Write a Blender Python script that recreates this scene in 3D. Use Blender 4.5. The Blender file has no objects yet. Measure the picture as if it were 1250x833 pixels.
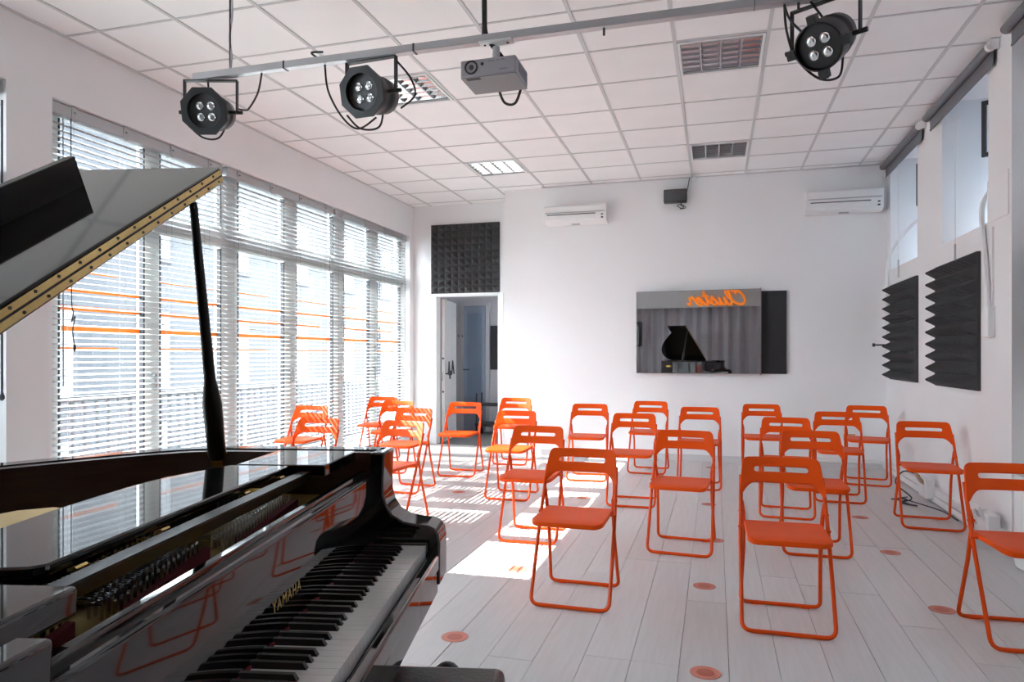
import bpy, math, random
from mathutils import Matrix, Vector
random.seed(7)
PI = math.pi
sc = bpy.context.scene
COL = sc.collection

# ------------------------------------------------------------------ camera
YAW = 0.282
cam_d = bpy.data.cameras.new('camera')
cam = bpy.data.objects.new('camera', cam_d); COL.objects.link(cam)
cam.location = (0, 0, 1.255)
cam.rotation_euler = (PI/2, 0, YAW)
cam_d.sensor_width = 36.0
cam_d.lens = 36.0*856.9/1250.0
cam_d.shift_y = 17.5/1250.0
cam_d.clip_start = 0.02
sc.camera = cam

# ------------------------------------------------------------------ world, sun, exposure
SKY_L = 21.0
world = bpy.data.worlds.new('sky'); sc.world = world
world.use_nodes = True
bg = world.node_tree.nodes['Background']
bg.inputs['Color'].default_value = (0.83, 0.915, 1.0, 1)
bg.inputs['Strength'].default_value = SKY_L

SUN_EL, SUN_AZ = math.atan(0.861), math.radians(1.5)
sd = bpy.data.lights.new('sun', 'SUN'); sd.energy = 25.0; sd.angle = math.radians(0.12)
sd.color = (1.0, 0.96, 0.90)
sun = bpy.data.objects.new('sun', sd); COL.objects.link(sun)
sdir = Vector((math.cos(SUN_EL)*math.cos(SUN_AZ), math.cos(SUN_EL)*math.sin(SUN_AZ), -math.sin(SUN_EL)))
sun.rotation_euler = sdir.to_track_quat('-Z', 'Y').to_euler()
sun.location = (-12, 5, 12)

def portal(name, loc, rot, sx, sy):
    d = bpy.data.lights.new(name, 'AREA'); d.shape = 'RECTANGLE'; d.size = sx; d.size_y = sy
    d.cycles.is_portal = True
    o = bpy.data.objects.new(name, d); COL.objects.link(o); o.location = loc; o.rotation_euler = rot
    return o
portal('window_portal', (-4.42, 6.345, 1.5), (PI/2, 0, -PI/2), 5.6, 2.9)
portal('window_portal', (-4.42, 1.75, 1.5), (PI/2, 0, -PI/2), 3.0, 2.9)

sc.view_settings.view_transform = 'Standard'
sc.view_settings.look = 'None'
sc.view_settings.gamma = 1.0
sc.view_settings.use_curve_mapping = False
sc.view_settings.exposure = 0.4
cy = sc.cycles
cy.use_denoising = True
cy.max_bounces = 14; cy.diffuse_bounces = 8; cy.glossy_bounces = 6; cy.transparent_max_bounces = 16
cy.sample_clamp_indirect = 8.0
cy.caustics_reflective = False; cy.caustics_refractive = False

# ------------------------------------------------------------------ materials
def s2l(c):
    return tuple((x/12.92 if x <= .04045 else ((x+.055)/1.055)**2.4) for x in c)
def rgb(r, g, b): return s2l((r/255., g/255., b/255.))
MATS = {}
def mat(name, col, rough=.5, metal=0., noise=0., nscale=8., bump=0., bscale=60., coat=0., stretch=None, var=0., emit=0., spec=None, dark=None):
    """procedural principled material: base colour, soft noise mottling, fine bump, optional per-object variation"""
    m = bpy.data.materials.new(name); m.use_nodes = True
    nt = m.node_tree; N = nt.nodes; L = nt.links
    b = N['Principled BSDF']
    b.inputs['Base Color'].default_value = (*col, 1)
    b.inputs['Roughness'].default_value = rough
    b.inputs['Metallic'].default_value = metal
    if spec is not None: b.inputs['Specular IOR Level'].default_value = spec
    if coat: b.inputs['Coat Weight'].default_value = coat; b.inputs['Coat Roughness'].default_value = .03
    if emit:
        b.inputs['Emission Color'].default_value = (*col, 1); b.inputs['Emission Strength'].default_value = emit
    tc = N.new('ShaderNodeTexCoord'); mp = N.new('ShaderNodeMapping')
    L.new(tc.outputs['Object'], mp.inputs['Vector'])
    if stretch: mp.inputs['Scale'].default_value = stretch
    out = None
    if noise or var:
        nz = N.new('ShaderNodeTexNoise'); nz.inputs['Scale'].default_value = nscale; nz.inputs['Detail'].default_value = 5
        L.new(mp.outputs['Vector'], nz.inputs['Vector'])
        mx = N.new('ShaderNodeMix'); mx.data_type = 'RGBA'
        dk = dark if dark else tuple(c*(1-noise) for c in col)
        mx.inputs['A'].default_value = (*dk, 1); mx.inputs['B'].default_value = (*[min(1, c*(1+noise*.5)) for c in col], 1)
        L.new(nz.outputs['Fac'], mx.inputs['Factor'])
        out = mx.outputs['Result']
        if var:
            oi = N.new('ShaderNodeObjectInfo'); hs = N.new('ShaderNodeHueSaturation')
            mr = N.new('ShaderNodeMapRange'); mr.inputs['To Min'].default_value = 1-var; mr.inputs['To Max'].default_value = 1+var
            L.new(oi.outputs['Random'], mr.inputs['Value']); L.new(mr.outputs['Result'], hs.inputs['Value'])
            L.new(out, hs.inputs['Color']); out = hs.outputs['Color']
        L.new(out, b.inputs['Base Color'])
    if bump:
        n2 = N.new('ShaderNodeTexNoise'); n2.inputs['Scale'].default_value = bscale; n2.inputs['Detail'].default_value = 4
        L.new(mp.outputs['Vector'], n2.inputs['Vector'])
        bp = N.new('ShaderNodeBump'); bp.inputs['Strength'].default_value = bump; bp.inputs['Distance'].default_value = .01
        L.new(n2.outputs['Fac'], bp.inputs['Height']); L.new(bp.outputs['Normal'], b.inputs['Normal'])
    MATS[name] = m
    return m
def glass_mat(name, tint, refl):
    m = bpy.data.materials.new(name); m.use_nodes = True
    nt = m.node_tree; N = nt.nodes; L = nt.links
    for n in list(N): N.remove(n)
    o = N.new('ShaderNodeOutputMaterial'); t = N.new('ShaderNodeBsdfTransparent'); g = N.new('ShaderNodeBsdfGlossy')
    t.inputs['Color'].default_value = (*tint, 1); g.inputs['Roughness'].default_value = .02
    lw = N.new('ShaderNodeLayerWeight'); lw.inputs['Blend'].default_value = .5
    pw = N.new('ShaderNodeMath'); pw.operation = 'POWER'; pw.inputs[1].default_value = 5.0; L.new(lw.outputs['Facing'], pw.inputs[0])
    fr = N.new('ShaderNodeMath'); fr.operation = 'MULTIPLY_ADD'; fr.inputs[1].default_value = .6; fr.inputs[2].default_value = refl; L.new(pw.outputs[0], fr.inputs[0])
    mx = N.new('ShaderNodeMixShader'); L.new(fr.outputs[0], mx.inputs[0]); L.new(t.outputs[0], mx.inputs[1]); L.new(g.outputs[0], mx.inputs[2])
    L.new(mx.outputs[0], o.inputs['Surface'])
    MATS[name] = m
    return m
mat('wall', (.83, .83, .84), .75, noise=.03, nscale=2.5, bump=.04, bscale=90)
mat('tile', (.86, .85, .855), .8, noise=.05, nscale=3, bump=.08, bscale=220, var=.02)
mat('grid', (.56, .56, .57), .5)
mat('ceil_void', (.16, .16, .17), .9)
mat('trim', (.80, .80, .80), .45)
mat('base_grey', (.62, .62, .63), .5)
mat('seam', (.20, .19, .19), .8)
mat('orange', (.80, .082, .003), .45, bump=.02, bscale=300, spec=.16)
mat('orange_metal', (.70, .070, .003), .38, spec=.22)
mat('orange_tape', rgb(225, 112, 12), .5)
mat('black_lacquer', (.006, .006, .007), .035)
MATS['black_lacquer'].node_tree.nodes['Principled BSDF'].inputs['IOR'].default_value = 1.7
mat('black_satin', (.008, .008, .010), .30, spec=.3)
mat('lid_lacquer', (.006, .006, .007), .05)
MATS['lid_lacquer'].node_tree.nodes['Principled BSDF'].inputs['IOR'].default_value = 1.42
mat('mahogany', (.075, .026, .013), .30, noise=.55, nscale=6, stretch=(1, 1, 18))
mat('gold_plate', (.42, .27, .05), .42, metal=.85, noise=.2, nscale=30)
mat('brass', (.80, .58, .24), .26, metal=1., noise=.25, nscale=25)
mat('gold_letter', (.85, .62, .22), .3, metal=.9)
mat('steel', (.62, .62, .63), .25, metal=1.)
mat('red_felt', (.16, .010, .022), .95, bump=.3, bscale=500)
mat('white_key', (.80, .80, .78), .18, coat=.3)
mat('black_key', (.012, .012, .013), .28)
mat('pale_wood', (.55, .36, .18), .5, noise=.2, nscale=10)
mat('foam', (.05, .05, .053), .92, bump=.25, bscale=400)
mat('slat', (.52, .54, .54), .38)
mat('cord', (.30, .30, .31), .8)
mat('headbox', (.42, .43, .44), .35, metal=.4)
mat('frame_white', (.72, .75, .74), .4)
mat('gasket', (.03, .03, .035), .6)
mat('black_plastic', (.014, .015, .017), .42, bump=.03, bscale=250)
mat('black_rubber', (.010, .010, .010), .6)
mat('lens', (.75, .76, .78), .08, metal=.9)
mat('lens_plate', (.06, .065, .07), .4)
mat('beam_metal', (.48, .48, .50), .36, metal=.7, noise=.15, nscale=20, stretch=(.3, 1, 1))
mat('proj_grey', (.36, .35, .38), .42)
mat('proj_dark', (.22, .22, .23), .55)
mat('white_plastic', (.80, .80, .80), .35)
mat('grey_plastic', (.45, .45, .46), .45)
mat('louvre', (.86, .86, .87), .12, metal=1.)
mat('blind_fabric', (.17, .17, .19), .8, bump=.1, bscale=400)
mat('curtain', (.46, .44, .47), .75, noise=.12, nscale=4, bump=.06, bscale=300)
mat('pelmet', (.50, .49, .50), .8)
mat('mirror', (.94, .945, .95), .006, metal=1.)
mat('board_dark', (.016, .016, .020), .5, bump=.1, bscale=40)
mat('sticker', rgb(196, 118, 100), .45)
mat('sticker_in', rgb(176, 92, 70), .45)
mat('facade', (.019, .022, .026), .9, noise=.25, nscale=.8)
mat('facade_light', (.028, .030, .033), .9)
mat('facade_window', (.02, .022, .026), .2)
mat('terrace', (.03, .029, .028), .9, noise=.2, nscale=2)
mat('alley', (.17, .19, .215), .9, noise=.1, nscale=1)  # for the unseen wall added to hold back sky at the niches
mat('railing', (.05, .055, .065), .5)
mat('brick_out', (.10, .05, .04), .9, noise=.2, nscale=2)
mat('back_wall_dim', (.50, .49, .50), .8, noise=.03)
mat('door_paint', (.74, .74, .74), .4)
mat('door_blue', (.26, .30, .36), .4)
mat('leather', (.010, .010, .011), .34, bump=.15, bscale=120)
mat('sign_orange', rgb(255, 140, 30), .5, emit=.3)
glass_mat('window_glass', (.97, .985, .985), .03)
glass_mat('small_glass', (.94, .97, .99), .04)
# whitewashed floor boards: grain along Y, per-board tone
def floor_material():
    m = mat('plank', (.60, .59, .59), .34, noise=.16, nscale=5, var=.05, stretch=(9, .6, 1), bump=.10, bscale=14)
    nt = m.node_tree; N = nt.nodes; L = nt.links; b = N['Principled BSDF']
    nz = N.new('ShaderNodeTexNoise'); nz.inputs['Scale'].default_value = 2.2; nz.inputs['Detail'].default_value = 4
    mr = N.new('ShaderNodeMapRange'); mr.inputs['To Min'].default_value = .22; mr.inputs['To Max'].default_value = .44
    L.new(nz.outputs['Fac'], mr.inputs['Value']); L.new(mr.outputs['Result'], b.inputs['Roughness'])
floor_material()

# ------------------------------------------------------------------ mesh helpers
class MB:
    def __init__(s): s.v = []; s.f = []
    def add(s, vs, fs, M=None):
        o = len(s.v)
        s.v += [tuple(M @ Vector(p)) if M is not None else tuple(p) for p in vs]
        s.f += [tuple(i+o for i in f) for f in fs]
        return s
    def box(s, x0, x1, y0, y1, z0, z1, M=None):
        vs = [(x0,y0,z0),(x1,y0,z0),(x1,y1,z0),(x0,y1,z0),(x0,y0,z1),(x1,y0,z1),(x1,y1,z1),(x0,y1,z1)]
        return s.add(vs, [(0,3,2,1),(4,5,6,7),(0,1,5,4),(1,2,6,5),(2,3,7,6),(3,0,4,7)], M)
    def prism(s, pts, lo, hi, axis='z', M=None):
        """extrude a closed 2D polygon; axis z: (x,y), y: (x,z), x: (y,z)"""
        n = len(pts)
        def P(p, t):
            return {'z': (p[0], p[1], t), 'y': (p[0], t, p[1]), 'x': (t, p[0], p[1])}[axis]
        vs = [P(p, lo) for p in pts] + [P(p, hi) for p in pts]
        fs = [tuple(range(n-1, -1, -1)), tuple(range(n, 2*n))] + [(i, (i+1) % n, (i+1) % n+n, i+n) for i in range(n)]
        if axis == 'y': fs = [tuple(reversed(f)) for f in fs]
        return s.add(vs, fs, M)
    def tube(s, path, r, n=8, closed=False, M=None):
        P = [Vector(p) for p in path]; m = len(P)
        vs = []; up = None
        for i in range(m):
            if closed: t = P[(i+1) % m]-P[i-1]
            else: t = P[min(i+1, m-1)]-P[max(i-1, 0)]
            t.normalize()
            if up is None:
                a = Vector((0,0,1)) if abs(t.z) < .9 else Vector((1,0,0))
                up = (a - t*a.dot(t)).normalized()
            else:
                up = (up - t*up.dot(t)).normalized()
            w = t.cross(up)
            rr = r[i] if isinstance(r, (list, tuple)) else r
            for k in range(n):
                an = 2*PI*k/n
                vs.append(P[i] + (up*math.cos(an)+w*math.sin(an))*rr)
        fs = []
        for i in range(m if closed else m-1):
            j = (i+1) % m
            for k in range(n):
                k2 = (k+1) % n
                fs.append((i*n+k, i*n+k2, j*n+k2, j*n+k))
        if not closed:
            fs.append(tuple(range(n-1, -1, -1))); fs.append(tuple((m-1)*n+k for k in range(n)))
        return s.add(vs, fs, M)
    def cyl(s, p0, p1, r0, r1=None, n=16, M=None):
        return s.tube([p0, p1], [r0, r0 if r1 is None else r1], n, M=M)
    def lathe(s, prof, n=24, M=None):
        """(radius, height) profile about Z"""
        vs = []; m = len(prof)
        for r, z in prof:
            for k in range(n): vs.append((r*math.cos(2*PI*k/n), r*math.sin(2*PI*k/n), z))
        fs = []
        for i in range(m-1):
            for k in range(n):
                k2 = (k+1) % n
                fs.append((i*n+k, i*n+k2, (i+1)*n+k2, (i+1)*n+k))
        fs.append(tuple(range(n-1, -1, -1))); fs.append(tuple((m-1)*n+k for k in range(n)))
        return s.add(vs, fs, M)
    def mesh(s, name, m, smooth=False):
        me = bpy.data.meshes.new(name); me.from_pydata(s.v, [], s.f); me.materials.append(MATS[m])
        me.update()
        if smooth:
            me.polygons.foreach_set('use_smooth', [True]*len(me.polygons))
            me.set_sharp_from_angle(angle=math.radians(38))
        return me
    def build(s, name, m, parent=None, smooth=False, bevel=0., seg=2, loc=None, rot=None):
        o = bpy.data.objects.new(name, s.mesh(name, m, smooth)); COL.objects.link(o)
        if parent: o.parent = parent
        if loc: o.location = loc
        if rot: o.rotation_euler = rot
        if bevel: bev(o, bevel, seg)
        return o
def bev(o, w, seg=2):
    b = o.modifiers.new('bevel', 'BEVEL'); b.width = w; b.segments = seg; b.limit_method = 'ANGLE'; b.angle_limit = math.radians(40)
    o.data.polygons.foreach_set('use_smooth', [True]*len(o.data.polygons)); o.data.set_sharp_from_angle(angle=math.radians(38))
def link(name, me, parent=None, loc=None, rot=None):
    o = bpy.data.objects.new(name, me); COL.objects.link(o)
    if parent: o.parent = parent
    if loc: o.location = loc
    if rot: o.rotation_euler = rot
    return o
def empty(name, loc=(0,0,0), rz=0.):
    o = bpy.data.objects.new(name, None); COL.objects.link(o); o.location = loc; o.rotation_euler = (0,0,rz)
    o.empty_display_size = .1
    return o
def tag(o, label, cat, group=None):
    o['label'] = label; o['category'] = cat
    if group: o['group'] = group
    return o
def struct(o, label=None):
    o['kind'] = 'structure'
    if label: o['label'] = label
    return o
def copy_tree(o, parent=None):
    c = o.copy(); COL.objects.link(c); c.parent = parent
    for ch in list(o.children): copy_tree(ch, c)
    return c
def bez(p0, p1, p2, p3, n=12):
    p0, p1, p2, p3 = map(Vector, (p0, p1, p2, p3))
    return [(1-t)**3*p0+3*(1-t)**2*t*p1+3*(1-t)*t*t*p2+t**3*p3 for t in [i/n for i in range(n+1)]]
def cat_rom(pts, n=6):
    P = [Vector(p) for p in pts]; out = []
    for i in range(len(P)-1):
        a = P[max(i-1, 0)]; b = P[i]; c = P[i+1]; d = P[min(i+2, len(P)-1)]
        for k in range(n):
            t = k/n
            out.append(.5*((2*b)+(c-a)*t+(2*a-5*b+4*c-d)*t*t+(3*b-a-3*c+d)*t**3))
    out.append(P[-1])
    return out
def arc_path(pts, r, n=6):
    """polyline with rounded corners"""
    P = [Vector(p) for p in pts]; out = [P[0]]
    for i in range(1, len(P)-1):
        a = (P[i-1]-P[i]).normalized(); b = (P[i+1]-P[i]).normalized()
        s = P[i]+a*r; e = P[i]+b*r
        for k in range(n+1):
            t = k/n
            out.append((1-t)**2*s+2*(1-t)*t*P[i]+t*t*e)
    out.append(P[-1])
    return out

# ------------------------------------------------------------------ room shell
XL, XR, XR2, YB, YP, YR, YS, ZC = -4.15, 1.82, 2.02, 8.60, 8.64, 9.25, -1.7, 3.366
ZW = ZC+.115
XO = 2.45            # outer face of the right wall
# floor: base slab and boards
fl = struct(MB().box(-4.15, 2.5, YS, 9.4, -.12, -.012).build('floor', 'seam'), 'whitewashed wooden board floor')
PW = .193; x0 = .052 - PW*30
xi = x0; k = 0
while xi < XO:
    a, b = max(xi, XL), min(xi+PW, XO)
    if b - a > .01:
        y = YS - random.random()*1.6
        while y < YR:
            ln = random.choice((1.45, 1.8, 2.2, 2.6))
            ya, yb = max(y, YS), min(y+ln, YR)
            if yb - ya > .05:
                w, h = (b-a)/2-.0011, (yb-ya)/2-.0011
                me = MB().box(-w, w, -h, h, -.012, 0)
                me.build('plank', 'plank', fl, loc=((a+b)/2, (ya+yb)/2, random.uniform(-.0006, .0006)))
            y += ln
    xi += PW
# walls
m = MB()
m.box(-4.40, XL, YS, .25, 0, ZW); m.box(-4.40, XL, 3.25, 3.56, 0, ZW); m.box(-4.34, XL, .25, 3.25, 2.94, ZW); m.box(-4.40, XL, .25, 3.25, -.1, .08); m.box(-4.40, XL, 9.13, YR, 0, ZW)
m.box(-4.34, XL, 3.56, 9.13, 2.94, ZW); m.box(-4.40, XL, 3.56, 9.13, -.1, .08)
struct(m.build('wall_left', 'wall'), 'white plastered wall around the wide blind-covered window')
mm = MB(); m = MB()
mm.box(-2.11, XO, YB, YB+.2, 0, ZW); mm.box(-2.60, -2.11, YP, YB+.2, 0, ZW)
m.box(-2.60, -2.45, YB+.2, YR+.12, 0, ZW)
m.box(-4.4, -3.80, YR, YR+.12, 0, ZW); m.box(-2.87, -2.60, YR, YR+.12, 0, ZW); m.box(-3.80, -2.87, YR, YR+.12, 2.10, ZW)
struct(m.build('wall_recess', 'wall'), 'white recessed wall with the open doorway')
m = mm
struct(m.build('wall_back', 'wall'), 'white plastered back wall carrying the mirror')
NICHES = [(7.38, 8.44, XR), (5.60, 6.64, XR), (3.85, 4.90, XR2), (2.05, 3.10, XR2)]
ZN = 2.18
mA, mB = MB(), MB()
def rw(y0, y1, x, z0=0., z1=ZW): (mA if x == XR else mB).box(x, XO, y0, y1, z0, z1)
rw(8.44, YB, XR); rw(6.64, 7.38, XR); rw(5.20, 5.60, XR); rw(4.90, 5.20, XR2); rw(3.10, 3.85, XR2); rw(YS, 2.05, XR2)
for (a, b, x) in NICHES:
    rw(a, b, x, 0, ZN)
    # sloping sill inside the niche and lintel above the little window
    m = mA if x == XR else mB
    m.prism([(x, ZN), (XO, ZN), (XO, ZN+.24)], a, b, 'y')
    m.box(XO-.10, XO, a, b, ZC-.10, ZW)
struct(mA.build('wall_right', 'wall'), 'white side wall with deep high window niches')
struct(mB.build('wall_right_stage', 'wall'), 'set-back white side wall nearer the stage with high niches')
struct(MB().box(-4.4, XO, YS-.15, YS, 0, ZW).build('wall_stage', 'wall'), 'white wall behind the stage curtain')
m = MB()
m.box(-2.11, -2.0, YB-.012, YB, 0, .075); m.box(-2.0, XR-.5, YB-.012, YB, 0, .075)
struct(m.build('baseboard_back', 'base_grey'), 'low grey skirting along the back wall')

# ceiling: void slab, lay-in tiles, tee grid
ce = struct(MB().box(-4.4, XO, YS-.1, YR+.1, ZC+.03, ZC+.12).build('ceiling', 'ceil_void'), 'suspended ceiling of square white tiles')
GX = [-4.15] + [-2.6647+.6*i for i in range(-2, 8)] + [XO]
GY = []
y = 8.4499+.6*1
while y > YS: GY.append(y); y -= .6
GY = [YR] + GY + [YS]
GY.sort()
LIGHTS = {(0, 7.25): 'louvred ceiling light over the doorway end of the room, window side',
          (0, 4.85): 'louvred ceiling light partly behind the middle stage light',
          (4, 7.25): 'louvred ceiling light near the back wall, above the small wall speaker',
          (4, 4.85): 'large-looking louvred ceiling light just left of the bare round stage light'}
LPOS = [(-2.6647+.6*i+.3, round(8.4499-.6*round((8.4499-yy)/.6), 4)+.3) for (i, yy) in LIGHTS]
tile_cache = {}
for i in range(len(GX)-1):
    for j in range(len(GY)-1):
        a, b, c, d = GX[i], GX[i+1], GY[j], GY[j+1]
        cx, cyy = (a+b)/2, (c+d)/2
        if any(abs(cx-lx) < .05 and abs(cyy-ly) < .05 for lx, ly in LPOS): continue
        w, h = round((b-a)/2-.004, 4), round((d-c)/2-.004, 4)
        if h < .02: continue
        if (w, h) not in tile_cache:
            tile_cache[(w, h)] = MB().box(-w, w, -h, h, 0, .015).mesh('ceiling_tile', 'tile')
        link('ceiling_tile', tile_cache[(w, h)], ce, (cx, cyy, ZC+.006+random.uniform(-.001, .001)))
for xg in GX[1:-1]:
    MB().box(xg-.012, xg+.012, YS, YR, ZC, ZC+.012).build('main_runner', 'grid', ce)
for yg in GY[1:-1]:
    MB().box(-4.15, XO, yg-.0085, yg+.0085, ZC+.001, ZC+.012).build('cross_tee', 'grid', ce)
m = MB(); m.box(XL, XL+.02, YS, YR, ZC-.004, ZC+.01); m.box(-2.1, XR, YB-.02, YB, ZC-.004, ZC+.01)
struct(m.build('trim_1', 'grid'), 'thin metal edge trim where ceiling meets wall')

# ------------------------------------------------------------------ big left window
XG = -4.30
STR = [(1.84, .010), (1.71, .026), (1.585, .034), (1.44, .030), (1.305, .012)]
def big_window(name, label, y0, y1, panes):
    win = struct(empty(name, (0, 0, 0)), label)
    edges = [y0] + [v for p in panes for v in p] + [y1]
    MB().box(XG-.04, XG+.04, y0, y1, 2.88, 2.94).build('head_frame', 'frame_white', win)
    MB().box(XG-.04, XG+.04, y0, y1, .08, .16).build('bottom_frame', 'frame_white', win)
    MB().box(XG-.035, XG+.045, y0, y1, 2.23, 2.39).build('transom', 'frame_white', win, bevel=.008)
    for i in range(0, len(edges), 2):
        a, b = edges[i], edges[i+1]
        mu = MB().box(XG-.035, XG+.04, a, b, .16, 2.88).build('mullion', 'frame_white', win, bevel=.006)
        for yy in ([b] if i == 0 else [a] if i == len(edges)-2 else [a, b]):
            s = 1 if yy == b else -1
            for (z0, z1) in ((.18, 2.21), (2.41, 2.86)):
                MB().box(XG+.0, XG+.042, yy-.006*(s < 0)-.004, yy+.006*(s > 0)+.004, z0, z1).build('gasket', 'gasket', mu)
    for pi, (a, b) in enumerate(panes):
        for (z0, z1) in ((.16, 2.23), (2.39, 2.88)):
            pn = MB().box(XG-.004, XG+.004, a, b, z0, z1).build('pane', 'window_glass', win)
            if z0 < 1:
                for si, (z, h) in enumerate(STR):
                    l0 = a + (0 if (pi+si) % 3 else .05); l1 = b - (0 if (pi*2+si) % 4 else .22)
                    MB().box(XG+.0045, XG+.0062, l0, l1, z-h/2, z+h/2).build('stripe_film', 'orange_tape', pn)
    for i in range(0, len(panes)-1, 2):
        yy = (panes[i][1]+panes[i+1][0])/2
        h = MB(); h.cyl((XG+.04, yy, 1.10), (XG+.075, yy, 1.10), .012, n=10); h.box(XG+.066, XG+.08, yy-.012, yy+.012, .98, 1.11)
        h.build('window_handle', 'grey_plastic', win, bevel=.003)
big_window('window_1', 'wide white-framed window of six bays behind venetian blinds', 3.56, 9.13, [(3.70, 4.44), (4.60, 5.32), (5.55, 6.28), (6.50, 7.24), (7.49, 8.13), (8.35, 9.05)])
big_window('window_6', 'second white-framed window beside the piano, outside the photo at left', .25, 3.25, [(.35, 1.02), (1.14, 1.70), (1.84, 2.42), (2.54, 3.14)])

# venetian blinds
XBL = -4.205
def slat_profile(w=.047, t=.0016, camber=.004, n=5):
    top, bot = [], []
    for i in range(n):
        u = -1+2*i/(n-1); xx = u*w/2; zz = camber*(1-u*u)
        top.append((xx, zz+t/2)); bot.append((xx, zz-t/2))
    return bot + top[::-1]
BL = [(3.585, 5.235, 'nearest the piano lid'), (5.30, 7.10, 'in the middle of the window'), (7.16, 9.09, 'nearest the doorway'), (.28, 1.72, 'of the side window level with the keyboard, outside the photo'), (1.76, 3.22, 'at the far left photo edge with dark wand')]
for bi, (ya, yb, where) in enumerate(BL):
    t = tag(empty('venetian_blind', (XBL, ya, .10)), 'white horizontal-slat venetian blind ' + where, 'blind', 'venetian blinds across the window')
    t0 = Vector(t.location)
    ln = yb-ya
    sm = MB().prism(slat_profile(), 0, ln, 'y').mesh('slat', 'slat', True)
    z = .055; k = 0
    while z < 2.735:
        ang = math.radians(-2 if bi > 2 else 12 if z < 2.10 else 12+25*min(1, (z-2.10)/.10)) + random.uniform(-.03, .03)
        o = link('slat', sm, t, (0, 0, z), (random.uniform(-.0012, .0012), ang, 0))   # room-side edge low, outer edge high
        z += .042; k += 1
    MB().box(-.028, .028, 0, ln, 2.755, 2.835).build('headrail', 'headbox', t, bevel=.003)
    MB().box(-.026, .026, 0, ln, .005, .028).build('bottom_rail', 'slat', t, bevel=.004)
    for yy in (.16, ln*.36, ln*.64, ln-.16):
        c = MB()
        for xx in (-.026, .026): c.tube([(xx, yy, .02), (xx, yy, 2.76)], .0011, 5)
        c.build('ladder_cord', 'cord', t)
        br = MB(); br.box(.026, .033, yy-.02, yy+.02, 2.74, 2.85); br.box(.0, .05, yy-.006, yy+.006, 2.79, 2.80)
        br.build('bracket', 'headbox', t)
    if bi == 0:
        w = MB(); w.tube([(.036, .07, 2.75), (.038, .07, .95)], .004, 6); w.build('tilt_wand', 'cord', t)
        w = MB(); w.tube(cat_rom([(.036, .13, 2.75), (.04, .13, 1.60), (.045, .14, 1.45), (.045, .125, 1.38), (.05, .15, 1.42), (.045, .135, 1.32), (.05, .145, 1.22)]), .0035, 6)
        w.lathe([(.004, 0), (.010, .02), (.006, .05)], 8, Matrix.Translation((.05, .145, 1.18))); w.build('pull_cord', 'gasket', t)
    elif bi == 4:
        w = MB(); w.tube([(.06, ln+.0, .92), (.06, ln+.0, 2.7)], .006, 6); w.lathe([(.004, 0), (.015, .012), (.015, .03), (.005, .045)], 10, Matrix.Translation((.06, ln, .88))); w.build('tilt_wand', 'gasket', t)
    else:
        w = MB(); w.tube([(.036, ln-.08, 2.75), (.036, ln-.08, 1.2)], .004, 6); w.build('tilt_wand', 'cord', t)
# ------------------------------------------------------------------ outside the window
struct(MB().box(-6.6, -4.42, -4, 16, -.16, -.06).build('terrace_floor', 'terrace'), 'terrace floor outside the window')
struct(MB().box(-40, -6.6, -30, 40, -3.6, -3.5).build('courtyard_ground', 'terrace'), 'courtyard ground below the terrace')
rl = tag(empty('terrace_railing', (-5.3, 4, -.06)), 'dark metal terrace railing with upright bars outside the window', 'railing')
MB().box(-.03, .03, -4.2, 6.6, .91, .96).build('top_rail', 'railing', rl); MB().box(-.02, .02, -4.2, 6.6, .10, .14).build('bottom_rail', 'railing', rl)
bm = MB().box(-.012, .012, -.014, .014, .14, .91).mesh('bar', 'railing')
yy = -4.15
while yy < 6.6: link('bar', bm, rl, (0, yy, 0)); yy += .125
struct(MB().box(-4.38, XO, YS-.15, 11.1, ZW+.01, 7.2).build('sun_block_storey', 'facade_light'), 'unseen block added above the room to keep sun off the wall outside')  # storey block added out of view, shades the wall beyond the niches
struct(MB().box(5.2, 5.6, -8, 18, -1, 8.0).build('sky_block_wall', 'alley'), 'unseen blank wall added outside the niche windows to cut their sky light')  # added out of view to lower the sky light entering the niches
struct(MB().box(2.45, 5.6, -8, 18, -1.1, -1.0).build('alley_ground', 'terrace'), 'alley ground outside the niche windows')
def building(name, label, x, y0, y1, z1, m1, wins, cols):
    t = tag(empty(name, (x, (y0+y1)/2, -3.5)), label, 'building')
    MB().box(-2, 0, -(y1-y0)/2, (y1-y0)/2, 0, z1+3.5).build('wall', m1, t)
    MB().box(-2.1, .12, -(y1-y0)/2-.1, (y1-y0)/2+.1, z1+3.5, z1+3.68).build('cornice', 'facade_light', t)
    for (za, zb) in wins:
        for c in cols:
            f = MB(); f.box(0, .06, c-.55, c+.55, za+3.4, zb+3.6); fo = f.build('window', 'facade_light', t)
            MB().box(.06, .075, c-.42, c+.42, za+3.5, zb+3.5).build('pane', 'facade_window', fo)
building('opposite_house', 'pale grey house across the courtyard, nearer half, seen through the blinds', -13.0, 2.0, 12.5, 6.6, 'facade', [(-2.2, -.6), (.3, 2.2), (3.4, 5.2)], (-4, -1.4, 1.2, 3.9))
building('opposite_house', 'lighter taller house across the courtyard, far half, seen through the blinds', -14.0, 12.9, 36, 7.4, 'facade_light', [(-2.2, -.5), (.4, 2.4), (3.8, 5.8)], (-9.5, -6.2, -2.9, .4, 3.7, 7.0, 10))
building('low_house', 'low reddish house across the courtyard behind the near blind', -11.8, -6, 1.8, 2.2, 'brick_out', [(-2.4, -.8), (0, 1.3)], (-2.4, .2, 2.6))

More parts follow.
